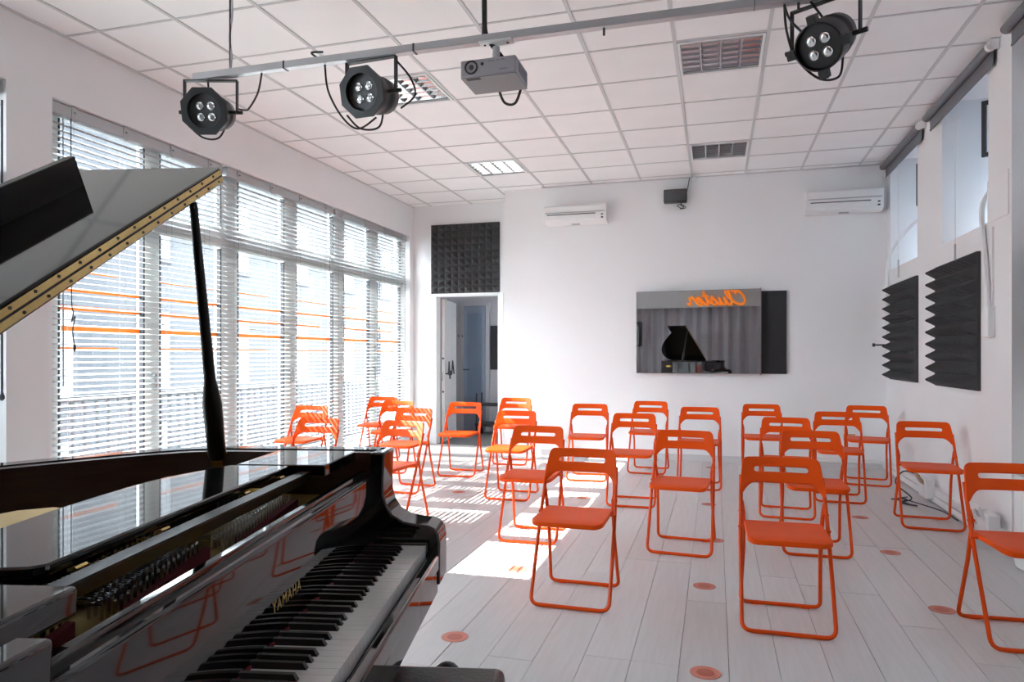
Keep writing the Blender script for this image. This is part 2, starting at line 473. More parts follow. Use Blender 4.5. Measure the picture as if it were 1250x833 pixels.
# ------------------------------------------------------------------ doorway and room behind
m = MB()
m.box(-3.83, -3.79, YR-.015, YR+.14, 0, 2.13); m.box(-2.88, -2.80, YR-.015, YR+.14, 0, 2.13); m.box(-3.79, -2.88, YR-.015, YR+.14, 2.085, 2.13)
struct(m.build('trim_2', 'trim', bevel=.004), 'white door frame round the open doorway')
dr = struct(empty('door_1', (-3.76, YR+.17, .01), math.radians(9)), 'white door standing open inside the doorway')
MB().box(-.022, .022, 0, .82, 0, 2.05).build('leaf', 'door_paint', dr, bevel=.003)
for z in (.72, 1.20):
    MB().cyl((0, .002, z), (0, -.006, z), .014, n=14).build('lock_ring', 'gasket', dr)
MB().box(-.010, .010, -.003, .002, .88, 1.0).build('latch_plate', 'steel', dr)
h = MB(); h.tube(arc_path([(.02, .05, .98), (.07, .05, .98), (.075, .06, 1.16), (.075, .12, .90), (.075, .16, 1.02)], .012, 3), .011, 8)
h.build('lever_handle', 'gasket', dr, smooth=True)
h = MB(); h.tube(arc_path([(.02, .26, .96), (.07, .26, .96), (.075, .30, 1.17), (.075, .40, .97)], .012, 3), .010, 8)
h.build('push_handle', 'gasket', dr, smooth=True)
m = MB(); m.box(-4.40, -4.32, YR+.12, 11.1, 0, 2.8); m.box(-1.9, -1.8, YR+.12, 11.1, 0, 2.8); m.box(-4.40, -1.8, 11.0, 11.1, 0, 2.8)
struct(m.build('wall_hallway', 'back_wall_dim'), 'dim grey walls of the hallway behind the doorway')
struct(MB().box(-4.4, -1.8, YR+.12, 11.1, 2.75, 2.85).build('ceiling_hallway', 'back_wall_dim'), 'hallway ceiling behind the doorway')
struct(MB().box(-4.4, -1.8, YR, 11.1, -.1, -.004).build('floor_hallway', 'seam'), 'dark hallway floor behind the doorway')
d2 = struct(empty('door_2', (-3.81, 11.0, 0)), 'blue-grey inner door at the end of the hallway')
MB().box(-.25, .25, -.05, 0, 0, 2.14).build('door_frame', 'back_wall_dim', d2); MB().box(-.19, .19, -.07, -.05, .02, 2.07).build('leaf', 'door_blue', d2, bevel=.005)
MB().box(-.13, .13, -.078, -.07, .5, 1.95).build('pane', 'small_glass', d2)
h = MB(); h.tube([(-.18, -.07, 1.02), (-.18, -.11, 1.02), (-.08, -.11, 1.02)], .010, 8); h.build('lever_handle', 'gasket', d2)
hk = tag(empty('coat_rack', (-4.12, 10.97, 1.55)), 'small coat hook rail on the hallway wall', 'coat rack')
MB().box(-.13, .13, 0, .03, 0, .04).build('rail', 'grey_plastic', hk)
for q in (-.1, -.033, .033, .1):
    MB().tube([(q, 0, .02), (q, -.05, .01), (q, -.06, .05)], .006, 6).build('hook', 'gasket', hk)
tr = tag(empty('black_trolley', (-3.40, 10.55, 0)), 'dark trolley standing on the hallway floor seen through the doorway', 'trolley')
MB().box(-.22, .22, -.15, .15, .14, .20).build('lower_tray', 'gasket', tr, bevel=.01); MB().box(-.22, .22, -.15, .15, .46, .50).build('upper_tray', 'gasket', tr, bevel=.01)
for px in (-.2, .2):
    for py in (-.13, .13):
        MB().cyl((px, py, .09), (px, py, .66), .012, n=8).build('post', 'black_plastic', tr)
        MB().cyl((px-.012, py, .045), (px+.012, py, .045), .045, n=12).build('wheel', 'black_rubber', tr, smooth=True)
pf = tag(empty('hallway_picture', (-3.49, 11.0, 1.02)), 'narrow black frame on the hallway end wall', 'frame')
MB().box(-.06, .06, -.03, 0, 0, .72).build('frame', 'gasket', pf)

# ------------------------------------------------------------------ foam panels
def foam(name, w, h, n, dep, label, loc, rot):
    """n x n soft pyramids on a backing, facing local -y"""
    m = MB(); vs = []; fs = []
    m.box(-w/2, w/2, -.025, 0, 0, h)
    dx, dz = w/n, h/n
    for i in range(n):
        for j in range(n):
            a, c = -w/2+i*dx, j*dz; o = len(vs); e = .004
            tx, tz = .012, .012
            vs += [(a+e, -.025, c+e), (a+dx-e, -.025, c+e), (a+dx-e, -.025, c+dz-e), (a+e, -.025, c+dz-e),
                   (a+dx/2-tx/2, -.025-dep, c+dz/2-tz/2), (a+dx/2+tx/2, -.025-dep, c+dz/2-tz/2), (a+dx/2+tx/2, -.025-dep, c+dz/2+tz/2), (a+dx/2-tx/2, -.025-dep, c+dz/2+tz/2)]
            fs += [(o, o+1, o+5, o+4), (o+1, o+2, o+6, o+5), (o+2, o+3, o+7, o+6), (o+3, o, o+4, o+7), (o+4, o+5, o+6, o+7)]
    m.add(vs, fs)
    return tag(m.build(name, 'foam', loc=loc, rot=rot), label, 'acoustic panel', 'black pyramid foam panels')
foam('acoustic_foam_panel', 1.01, .97, 10, .055, 'square black pyramid foam panel above the doorway', (-3.36, YR-.001, 2.125), (0, 0, 0))
foam('acoustic_foam_panel', 1.0, 1.0, 10, .085, 'black pyramid foam panel on the side wall nearest the back corner', (XR-.001, 7.84, 1.0), (0, 0, -PI/2))
foam('acoustic_foam_panel', 1.0, 1.0, 10, .085, 'black pyramid foam panel on the side wall beside the white cable duct', (XR-.001, 6.24, 1.0), (0, 0, -PI/2))
foam('acoustic_foam_panel', 1.0, 1.0, 10, .085, 'black pyramid foam panel cut off by the right photo edge', (XR2-.001, 4.62, 1.0), (0, 0, -PI/2))
b = MB(); b.tube([(0, 0, 0), (-.14, 0, 0)], .008, 8); b.lathe([(.018, 0), (.018, .02)], 10, Matrix.Translation((-.14, 0, 0)) @ Matrix.Rotation(-PI/2, 4, 'Y'))
tag(b.build('wall_hook', 'gasket', loc=(XR-.12, 7.9, 1.36)), 'thin black peg sticking out of the far side foam panel', 'hook')

# ------------------------------------------------------------------ niche windows, roller blinds, ducts
NL = ['nearest the back wall', 'over the foam panel beside the duct', 'at the upper right photo corner', 'nearest the stage']
for ni, (a, b, xw) in enumerate(NICHES):
    wo = struct(empty('window_%d' % (ni+2), (XO-.06, (a+b)/2, ZN+.24)), 'small high window in the wall niche ' + NL[ni])
    hw = (b-a)/2; hz = ZC-.10-ZN-.24
    f = MB(); f.box(-.03, .03, -hw, hw, 0, .04); f.box(-.03, .03, -hw, hw, hz-.04, hz); f.box(-.03, .03, -hw, -hw+.04, .04, hz-.04); f.box(-.03, .03, hw-.04, hw, .04, hz-.04)
    f.build('window_frame', 'gasket', wo); MB().box(-.003, .003, -hw+.04, hw-.04, .04, hz-.04).build('pane', 'small_glass', wo)
    # the inward-opened dark sash
    M = Matrix.Translation((-.03, -.32, .33)) @ Matrix.Rotation(math.radians(-33), 4, 'Z')
    s = MB(); sw, sh = .51, .42
    for q in ((-sw, 0, 0, .03), (-sw, 0, sh-.03, sh), (-sw, -sw+.03, .03, sh-.03), (-.03, 0, .03, sh-.03)):
        s.box(q[0], q[1], -.012, .012, q[2], q[3], M)
    s.build('open_sash', 'gasket', wo)
    MB().box(-sw+.03, -.03, -.002, .002, .03, sh-.03, M).build('sash_pane', 'small_glass', wo)
    if ni < 2 or ni == 3:
        portal('niche_portal', (XO+.03, (a+b)/2, (ZN+.24+ZC-.1)/2), (PI/2, 0, PI/2), 1.0, .8)
    else:
        portal('niche_portal', (XO+.03, (a+b)/2, (ZN+.24+ZC-.1)/2), (PI/2, 0, PI/2), 1.0, .8)
RB = [(7.12, 8.56, XR, 'roller blind nearest the back wall'), (5.42, 6.90, XR, 'middle roller blind along the side wall'), (3.70, 5.15, XR-.0, 'roller blind at the upper right photo corner')]
for (a, b, xw, lab) in RB:
    t = tag(empty('roller_blind', (xw-.05, (a+b)/2, ZC-.04)), 'dark grey rolled-up ' + lab, 'roller blind', 'grey roller blinds')
    l = (b-a)/2
    MB().cyl((0, -l, 0), (0, l, 0), .032, n=18).build('fabric_roll', 'blind_fabric', t, smooth=True)
    MB().box(.024, .027, -l+.02, l-.02, -.105, -.005).build('hanging_fabric', 'blind_fabric', t)
    MB().box(.020, .031, -l+.02, l-.02, -.12, -.105).build('bottom_bar', 'blind_fabric', t)
    MB().cyl((0, -l-.035, 0), (0, -l, 0), .034, n=16).build('end_cap', 'white_plastic', t, smooth=True)
    MB().box(-.01, .045, -l-.04, -l-.034, -.03, .038).build('bracket', 'white_plastic', t)
    MB().box(-.01, .045, l+.001, l+.007, -.03, .038).build('bracket', 'white_plastic', t)
for (y, z0, z1, lab) in ((6.20, 1.94, 3.06, 'thin white crank rod hanging beside the middle roller blind'), (7.96, 2.05, 3.16, 'thin white crank rod hanging near the back corner')):
    t = tag(empty('crank_rod', (XR-.03, y, z0)), lab, 'crank rod')
    MB().cyl((0, 0, .18), (0, 0, z1-z0), .006, n=8).build('rod', 'white_plastic', t, smooth=True); MB().cyl((0, 0, 0), (0, 0, .18), .008, n=8).build('grip', 'grey_plastic', t, smooth=True)
    MB().tube(arc_path([(0, 0, z1-z0), (0, 0, z1-z0+.03), (.03, .0, z1-z0+.05)], .02), .010, 8).build('hook', 'white_plastic', t)
t = tag(empty('cable_duct', (XR, 5.53, 1.38)), 'white bent cable duct rising to the niche beside the foam panel', 'cable duct')
MB().tube(cat_rom([(-.02, 0, .20), (-.02, .06, .50), (-.02, .12, .78), (-.02, .13, .90), (.0, .12, .98), (.06, .12, 1.05), (.2, .14, 1.12)]), .018, 8).build('duct', 'white_plastic', t, smooth=True)
MB().box(-.045, 0, -.06, .05, 0, .21).build('junction_box', 'white_plastic', t, bevel=.006)
MB().cyl((-.02, .05, .06), (-.02, .075, .06), .010, n=10).build('plug', 'grey_plastic', t)
MB().box(-.012, 0, -.035, -.015, .21, .75).build('flat_duct', 'white_plastic', t)
t = tag(empty('cable_duct', (XR, 8.33, 1.5)), 'white bent pipe in the niche corner by the back wall', 'cable duct')
MB().tube(cat_rom([(-.03, .1, .0), (-.03, .10, .70), (-.02, .03, .84), (.05, -.14, 1.0), (.14, -.34, 1.12), (.2, -.5, 1.13)]), .016, 8).build('duct', 'white_plastic', t, smooth=True)
MB().box(-.02, 0, .075, .125, .3, .36).build('clip', 'white_plastic', t)
tag(MB().box(-.006, 0, -.18, .18, 0, .29).build('access_panel', 'wall', loc=(XR, 5.42, 2.17)), 'flush white access panel on the pier beside the middle niche', 'panel')

# trunking and sockets low on the right and back walls
t = tag(empty('wall_trunking', (XR, 6.9, 0)), 'white cable trunking along the foot of the side wall', 'trunking')
MB().box(-.05, 0, -1.70, 1.66, .012, .065).build('lower_channel', 'trim', t, bevel=.003); MB().box(-.042, 0, -1.70, 1.66, .072, .125).build('upper_channel', 'trim', t, bevel=.003)
t = tag(empty('wall_trunking', (1.44, YB, 0)), 'pale cable trunking at the foot of the back wall corner', 'trunking')
MB().box(-.42, .36, -.06, 0, .0, .05).build('lower_channel', 'base_grey', t, bevel=.003); MB().box(-.42, .36, -.05, 0, .055, .10).build('upper_channel', 'trim', t, bevel=.003)
def socket(loc, rz, lab, tilt):
    t = tag(empty('socket_box', loc, rz), lab, 'socket')
    MB().box(-.10, .10, -.075, 0, 0, .16).build('box', 'white_plastic', t, bevel=.006)
    M = Matrix.Translation((0, -.08, .13)) @ Matrix.Rotation(tilt, 4, 'X')
    MB().box(-.055, .055, -.008, .006, -.02, .085, M).build('cover_plate', 'pale_wood' if tilt > .4 else 'white_plastic', t, bevel=.003)
    MB().box(-.03, .03, -.016, -.008, .005, .055, M).build('socket_face', 'grey_plastic', t, bevel=.002)
    return t
socket((XR-.04, 6.78, .04), -PI/2, 'white socket box on the side wall with loose cables in front', .5)
socket((XR-.04, 5.36, .05), -PI/2, 'white socket box on the side wall near the frame-cut chair', .35)
for (x, lab) in ((1.44, 'beige socket plate low on the back wall, left of the pair'), (1.60, 'grey socket plate low on the back wall, right of the pair')):
    t = tag(empty('wall_socket', (x, YB, .30)), lab, 'socket')
    MB().box(-.06, .06, -.012, 0, 0, .075).build('plate', 'pale_wood' if x < 1.5 else 'white_plastic', t, bevel=.003)
    MB().cyl((0, -.018, .0375), (0, -.012, .0375), .02, n=14).build('socket_face', 'grey_plastic' if x < 1.5 else 'gasket', t)
c = MB()
c.tube(cat_rom([(XR-.10, 6.9, .20), (XR-.2, 7.0, .22), (XR-.28, 6.95, .12), (XR-.2, 6.75, .03), (XR-.3, 6.62, .012), (XR-.22, 6.5, .012), (XR-.33, 6.55, .02), (XR-.26, 6.68, .03), (XR-.36, 6.74, .012)]), .006, 6)
c.tube(cat_rom([(XR-.26, 6.55, .012), (XR-.34, 6.66, .03), (XR-.24, 6.72, .04), (XR-.30, 6.58, .05), (XR-.16, 6.48, .02), (XR-.08, 6.3, .012), (XR-.07, 6.0, .012)]), .005, 6)
tag(c.build('loose_cables', 'gasket', smooth=True), 'tangle of thin dark cables on the floor by the side wall', 'cable')
# white pedestal at the right frame edge
t = tag(empty('white_pedestal', (1.853, 4.78, 0)), 'white rounded pedestal behind the frame-cut chair at the right edge', 'pedestal')
MB().lathe([(.135, 0), (.155, .012), (.16, .04), (.16, .53), (.155, .55)], 32).build('body', 'white_plastic', t, smooth=True)
tag(MB().box(-.15, .14, -.16, .16, 0, .02).build('grey_tray', 'grey_plastic', loc=(1.853, 4.78, .551), bevel=.004), 'flat grey tray lying on the white pedestal', 'tray')

# ------------------------------------------------------------------ air conditioners, wall speaker, mirror
def aircon(x0, x1, z0, z1, lab):
    t = tag(empty('air_conditioner', ((x0+x1)/2, YB, z0)), lab, 'air conditioner', 'wall air conditioners')
    w, h = (x1-x0)/2, z1-z0
    prof = [(0, 0), (-.10, 0), (-.165, .03), (-.185, .07), (-.19, h-.02), (-.17, h), (0, h)]
    MB().prism(prof, -w, w, 'x').build('body', 'white_plastic', t, smooth=True, bevel=.006)
    MB().box(-w+.04, w-.13, -.193, -.175, .105, .113).build('air_slot', 'gasket', t)
    MB().box(-w+.04, w-.13, -.186, -.16, .045, .098).build('louvre_flap', 'white_plastic', t, bevel=.004)
    MB().box(-w+.02, w-.02, -.194, -.18, h*.56, h*.56+.012).build('trim_line', 'grey_plastic', t)
    for (dx, dz) in ((.05, .085), (.05, .05)):
        MB().box(w-dx-.012, w-dx+.012, -.192, -.17, dz, dz+.014).build('indicator', 'gasket', t)
    MB().box(-.05, .05, -.12, -.09, -.006, .004).build('lower_vent', 'grey_plastic', t)
aircon(-2.03, -1.26, 2.865, 3.09, 'white wall air conditioner nearer the doorway')
aircon(.975, 1.755, 2.835, 3.085, 'white wall air conditioner in the right back corner')
t = tag(empty('wall_speaker', (-.455, YB, 3.06)), 'small dark speaker high on the back wall with dangling cable', 'speaker')
MB().box(-.133, .133, -.13, -.03, 0, .155).build('cabinet', 'black_plastic', t, bevel=.010); MB().box(-.12, .12, -.135, -.129, .012, .143).build('grille', 'lens_plate', t, bevel=.004)
MB().box(-.03, .03, -.03, 0, .04, .12).build('wall_bracket', 'black_plastic', t)
MB().tube(cat_rom([(.16, -.02, .30), (.14, -.03, .18), (.11, -.05, .06), (.06, -.06, -.02), (.10, -.06, -.05), (.05, -.06, -.07), (.12, -.06, -.06), (.07, -.06, -.02), (.02, -.06, -.03), (.06, -.06, -.06)]), .005, 6).build('cable', 'gasket', t, smooth=True)
MB().box(.19, .24, -.03, 0, .24, .305).build('cable_box', 'white_plastic', t, bevel=.004)

t = tag(empty('dark_wall_board', (.06, YB, 1.042)), 'black flat board on the back wall behind the sliding mirror', 'board')
MB().box(-.2, .722, -.035, 0, 0, .955).build('panel', 'board_dark', t, bevel=.006)
MIR_YAW, MIR_TILT = math.radians(-2.8), math.radians(.55)
t = tag(empty('sliding_mirror', (-.205, YB-.088, 1.043)), 'wide wall mirror reflecting the stage curtain and the piano', 'mirror')
t.rotation_euler = (MIR_TILT, 0, MIR_YAW)
MB().box(-.705, .700, -.006, 0, 0, .965).build('glass', 'mirror', t)
MB().box(.694, .708, -.012, .012, -.014, .985).build('edge_strip', 'steel', t); MB().box(-.709, -.704, -.01, .01, 0, .97).build('side_edge', 'steel', t)
MB().box(-.709, .70, -.010, .01, .965, .975).build('top_rail', 'steel', t)

# ------------------------------------------------------------------ ceiling luminaires
for (i, yy), lab in LIGHTS.items():
    x = -2.6647+.6*i+.3; y = 8.4499-.6*round((8.4499-yy)/.6)+.3
    t = tag(empty('ceiling_light', (x, y, ZC-.002)), lab, 'ceiling light', 'louvred ceiling lights')
    f = MB(); e = .285
    for q in ((-e, e, -e, -e+.018), (-e, e, e-.018, e), (-e, -e+.018, -e+.018, e-.018), (e-.018, e, -e+.018, e-.018)): f.box(q[0], q[1], q[2], q[3], -.004, .014)
    f.build('frame', 'trim', t)
    tr = MB(); tr.box(-e, e, -e, e, .085, .09); tr.box(-e, -e+.006, -e, e, .01, .085); tr.box(e-.006, e, -e, e, .01, .085); tr.box(-e, e, -e, -e+.006, .01, .085); tr.box(-e, e, e-.006, e, .01, .085)
    tr.build('reflector_tray', 'louvre', t)
    lb = MB().prism([(-.004, .0), (.004, .0), (.028, .055), (-.028, .055)], -.265, .265, 'y').mesh('louvre_blade', 'louvre')
    for q in (-.133, 0, .133): link('long_blade', lb, t, (q, 0, 0))
    cb = MB().prism([(-.003, .0), (.003, .0), (.016, .040), (-.016, .040)], -.265, .265, 'x').mesh('cross_blade', 'louvre')
    for q in (-.222, -.133, -.044, .044, .133, .222): link('cross_blade', cb, t, (0, q, .003))
    tb = MB().cyl((0, -.25, .07), (0, .25, .07), .008, n=8).mesh('tube', 'white_plastic', True)
    for q in (-.2, -.067, .067, .2): link('lamp_tube', tb, t, (q, 0, 0))

# ------------------------------------------------------------------ lighting bar, stage lights, projector
YBAR, ZBAR = 3.40, 2.86
t = tag(empty('lighting_bar', (0, YBAR, ZBAR)), 'long grey metal bar hung below the ceiling carrying stage lights', 'bar')
m = MB(); m.box(-2.90, 1.7, -.02, .02, -.014, -.010); m.box(-2.90, 1.7, -.022, -.018, -.014, .024); m.box(-2.90, 1.7, .018, .022, -.014, .024); m.box(-2.90, 1.7, -.02, .02, .020, .024)
m.build('channel', 'beam_metal', t)
MB().box(-2.30, -2.29, -.024, .024, -.016, .026).build('clamp_band', 'gasket', t); MB().box(-1.52, -1.51, -.024, .024, -.016, .026).build('clamp_band', 'gasket', t); MB().box(.17, .173, -.024, .024, -.016, .026).build('joint', 'gasket', t)
for x in (-2.66, -1.14, 1.2):
    MB().cyl((x, 0, .02), (x, 0, ZC-ZBAR), .005, n=8).build('hanging_rod', 'gasket', t)
MB().tube(cat_rom([(-2.66, .01, .50), (-2.645, .0, .35), (-2.67, .01, .22), (-2.65, -.0, .10), (-2.66, 0, .0)]), .006, 6).build('feed_cable', 'grey_plastic', t, smooth=True)
MB().tube(cat_rom([(-2.10, 0, .03), (-2.12, -.02, .05), (-2.05, -.02, .045)]), .006, 6).build('cable_stub', 'gasket', t)
for x in (.36, -.52): MB().cyl((x, 0, -.05), (x, 0, -.01), .006, n=8).build('bolt', 'gasket', t)

def par(loc, pan, tilt, octo, lab, cables):
    """LED par can hung from the bar: root at the clamp point under the bar, can about .19 m lower"""
    t = tag(empty('stage_light', loc), lab, 'stage light', 'stage lights on the bar')
    drop = .19; R = .105
    Y = Matrix.Rotation(pan, 4, 'Z')
    yk = MB(); hw = .150
    path = [(-hw, 0, -drop), (-hw, 0, -.008), (hw, 0, -.008), (hw, 0, -drop)]
    for (p, q) in ((0, 1), (1, 2), (2, 3)):
        a, b = path[p], path[q]
        yk.box(min(a[0], b[0])-.004, max(a[0], b[0])+.004, -.016, .016, min(a[2], b[2])-.004, max(a[2], b[2])+.004, Y)
    yk.build('yoke', 'black_plastic', t, bevel=.003)
    M = Y @ Matrix.Translation((0, 0, -drop)) @ Matrix.Rotation(tilt, 4, 'X') @ Matrix.Rotation(PI/2, 4, 'X')   # local +z -> -y (beam)
    MB().lathe([(.03, -.17), (.075, -.165), (.092, -.14), (.094, -.085), (.100, -.08), (.100, -.06), (.097, -.055), (.097, -.02), (.104, -.015), (.104, .0), (R, .005), (R, .085), (.098, .09), (.096, .06)], 32, M).build('can', 'black_plastic', t, smooth=True)
    for s in (-1, 1):
        MB().cyl((s*.10, 0, -.03), (s*(hw+.03), 0, -.03), .011, n=10, M=M @ Matrix.Translation((0, 0, .03))).build('tilt_knob', 'black_rubber', t)
    fc = MB(); fc.lathe([(.001, .062), (.094, .062), (.094, .066), (.001, .066)], 32, M); f = fc.build('face_plate', 'lens_plate' if octo else 'black_plastic', t, smooth=True)
    for (a, b) in ((-.030, .030), (.030, .030), (-.030, -.030), (.030, -.030)):
        MB().lathe([(.022, .064), (.022, .072), (.017, .069), (.008, .072), (.001, .070)], 20, M @ Matrix.Translation((a, b, 0))).build('led_lens', 'lens', f, smooth=True)
    if octo:
        vs = []; fs = []; n = 8
        for zz in (.088, .100):
            for k in range(n):
                an = PI/8+2*PI*k/n
                vs.append((.137*math.cos(an), .137*math.sin(an), zz))
            for k in range(32):
                an = 2*PI*k/32
                vs.append((.094*math.cos(an), .094*math.sin(an), zz))
        for z0 in (0, 40):
            for k in range(8):
                k2 = (k+1) % 8
                ring = [z0+8+(k*4+2+q) % 32 for q in range(5)]
                f = (z0+k, z0+k2, *reversed(ring))
                fs.append(f if z0 else tuple(reversed(f)))
        for k in range(8): fs.append((k, (k+1) % 8, 40+(k+1) % 8, 40+k))
        for k in range(32): fs.append((8+(k+1) % 32, 8+k, 48+k, 48+(k+1) % 32))
        MB().add(vs, fs, M).build('octagon_frame', 'black_plastic', t)
    for k in range(3 if octo else 4):
        an = PI/2+k*2*PI/(3 if octo else 4)
        MB().box(-.02, .02, R-.004, R+.032 if not octo else R+.014, .06, .098, M @ Matrix.Rotation(an, 4, 'Z')).build('clip', 'black_plastic', t)
    for c in cables:
        MB().tube(cat_rom(c, 8), .0055, 7).build('cable', 'black_rubber', t, smooth=True)
    return t
par((-2.79, YBAR, ZBAR-.016), math.radians(17), math.radians(15), True, 'black stage light with octagonal frame at the window end of the bar',
    [[(0, .16, -.16), (-.02, .10, -.30), (-.03, -.02, -.34), (-.06, -.09, -.30)], [(-.02, 0, -.0), (-.04, .03, -.06), (-.05, .05, -.12)],
     [(.06, .17, -.12), (.14, .12, -.15), (.22, .05, -.17), (.30, .02, -.10), (.34, .0, .0)]])
par((-1.77, YBAR, ZBAR-.016), math.radians(-4), math.radians(13), True, 'black stage light with octagonal frame between projector and window end',
    [[(0, .15, -.18), (0, .10, -.33), (-.06, 0, -.37), (-.10, -.08, -.32)], [(-.28, .0, .0), (-.27, .02, -.14), (-.2, .05, -.28), (-.12, .08, -.34), (-.02, .1, -.28)],
     [(.15, .0, -.03), (.20, .06, -.10), (.21, .10, -.18), (.10, .16, -.22)]])
par((.47, YBAR, ZBAR-.016), math.radians(-30), math.radians(32), False, 'black round stage light without outer frame at the right end of the bar',
    [[(-.17, 0, .0), (-.16, .0, -.12), (-.12, .01, -.24), (-.02, .05, -.33), (.07, .08, -.32), (.09, .1, -.22)], [(-.17, 0, 0), (-.15, -.03, -.08), (-.10, -.04, -.15)], [(-.06, 0, 0), (.0, .05, -.06)]])

t = tag(empty('projector', (-1.065, YBAR-.01, ZBAR-.015)), 'grey ceiling projector hung from the bar beside the stage lights', 'projector')
pz0 = -.225
MB().box(-.142, .142, -.14, .085, pz0, pz0+.086).build('body', 'proj_grey', t, bevel=.008)
MB().box(-.140, .140, -.136, .082, pz0-.002, pz0+.001).build('underside', 'proj_dark', t)
M = Matrix.Translation((-.085, -.14, pz0+.047)) @ Matrix.Rotation(PI/2, 4, 'X')
ln = MB(); ln.lathe([(.034, -.01), (.034, .004), (.028, .006), (.024, -.004), (.001, -.006)], 24, M); lo = ln.build('lens_ring', 'gasket', t, smooth=True)
MB().lathe([(.017, -.004), (.012, .001), (.001, .003)], 20, M).build('lens_glass', 'lens_plate', lo, smooth=True)
MB().lathe([(.008, 0), (.008, .003), (.001, .003)], 14, Matrix.Translation((-.028, -.14, pz0+.058)) @ Matrix.Rotation(PI/2, 4, 'X')).build('sensor', 'gasket', t)
MB().box(-.115, -.045, -.128, -.105, pz0-.004, pz0).build('foot_recess', 'gasket', t)
g = MB()
for k in range(8): g.box(.1415, .1435, -.09+k*.02, -.08+k*.02, pz0+.02, pz0+.07)
g.build('side_grille', 'proj_dark', t)
for (x0, x1, z) in ((.0, .035, .066), (.045, .06, .067), (.066, .085, .067), (.06, .10, .022)):
    MB().box(x0, x1, -.1412, -.1395, pz0+z, pz0+z+.005).build('print_mark', 'proj_dark', t)
mo = MB(); mo.cyl((0, 0, pz0+.086), (0, 0, -.03), .022, .018, 14); mo.box(-.05, .05, -.05, .05, pz0+.084, pz0+.094); mo.cyl((0, 0, pz0+.10), (0, 0, pz0+.13), .03, .024, 14)
mo.build('mount', 'grey_plastic', t, smooth=True)
MB().box(-.085, .085, -.03, .03, -.012, 0).build('mount_plate', 'trim', t, bevel=.003)
for q in (-.06, .06): MB().cyl((q, -.0, -.016), (q, 0, -.011), .006, n=10).build('screw', 'gasket', t)
MB().tube(cat_rom([(-.07, .03, .52), (-.07, .03, .2), (-.05, .0, .03), (.02, .03, -.07), (.06, .06, -.16)]), .011, 8).build('main_cable', 'black_rubber', t, smooth=True)
MB().tube(cat_rom([(-.085, .03, .52), (-.085, .03, .2), (-.06, .03, .03), (.03, .05, -.07), (.05, .07, -.15)]), .007, 8).build('white_cable', 'white_plastic', t, smooth=True)
MB().tube(cat_rom([(-.02, .09, -.19), (-.0, .14, -.26), (.06, .14, -.27), (.11, .09, -.2)]), .007, 8).build('rear_cable', 'black_rubber', t, smooth=True)

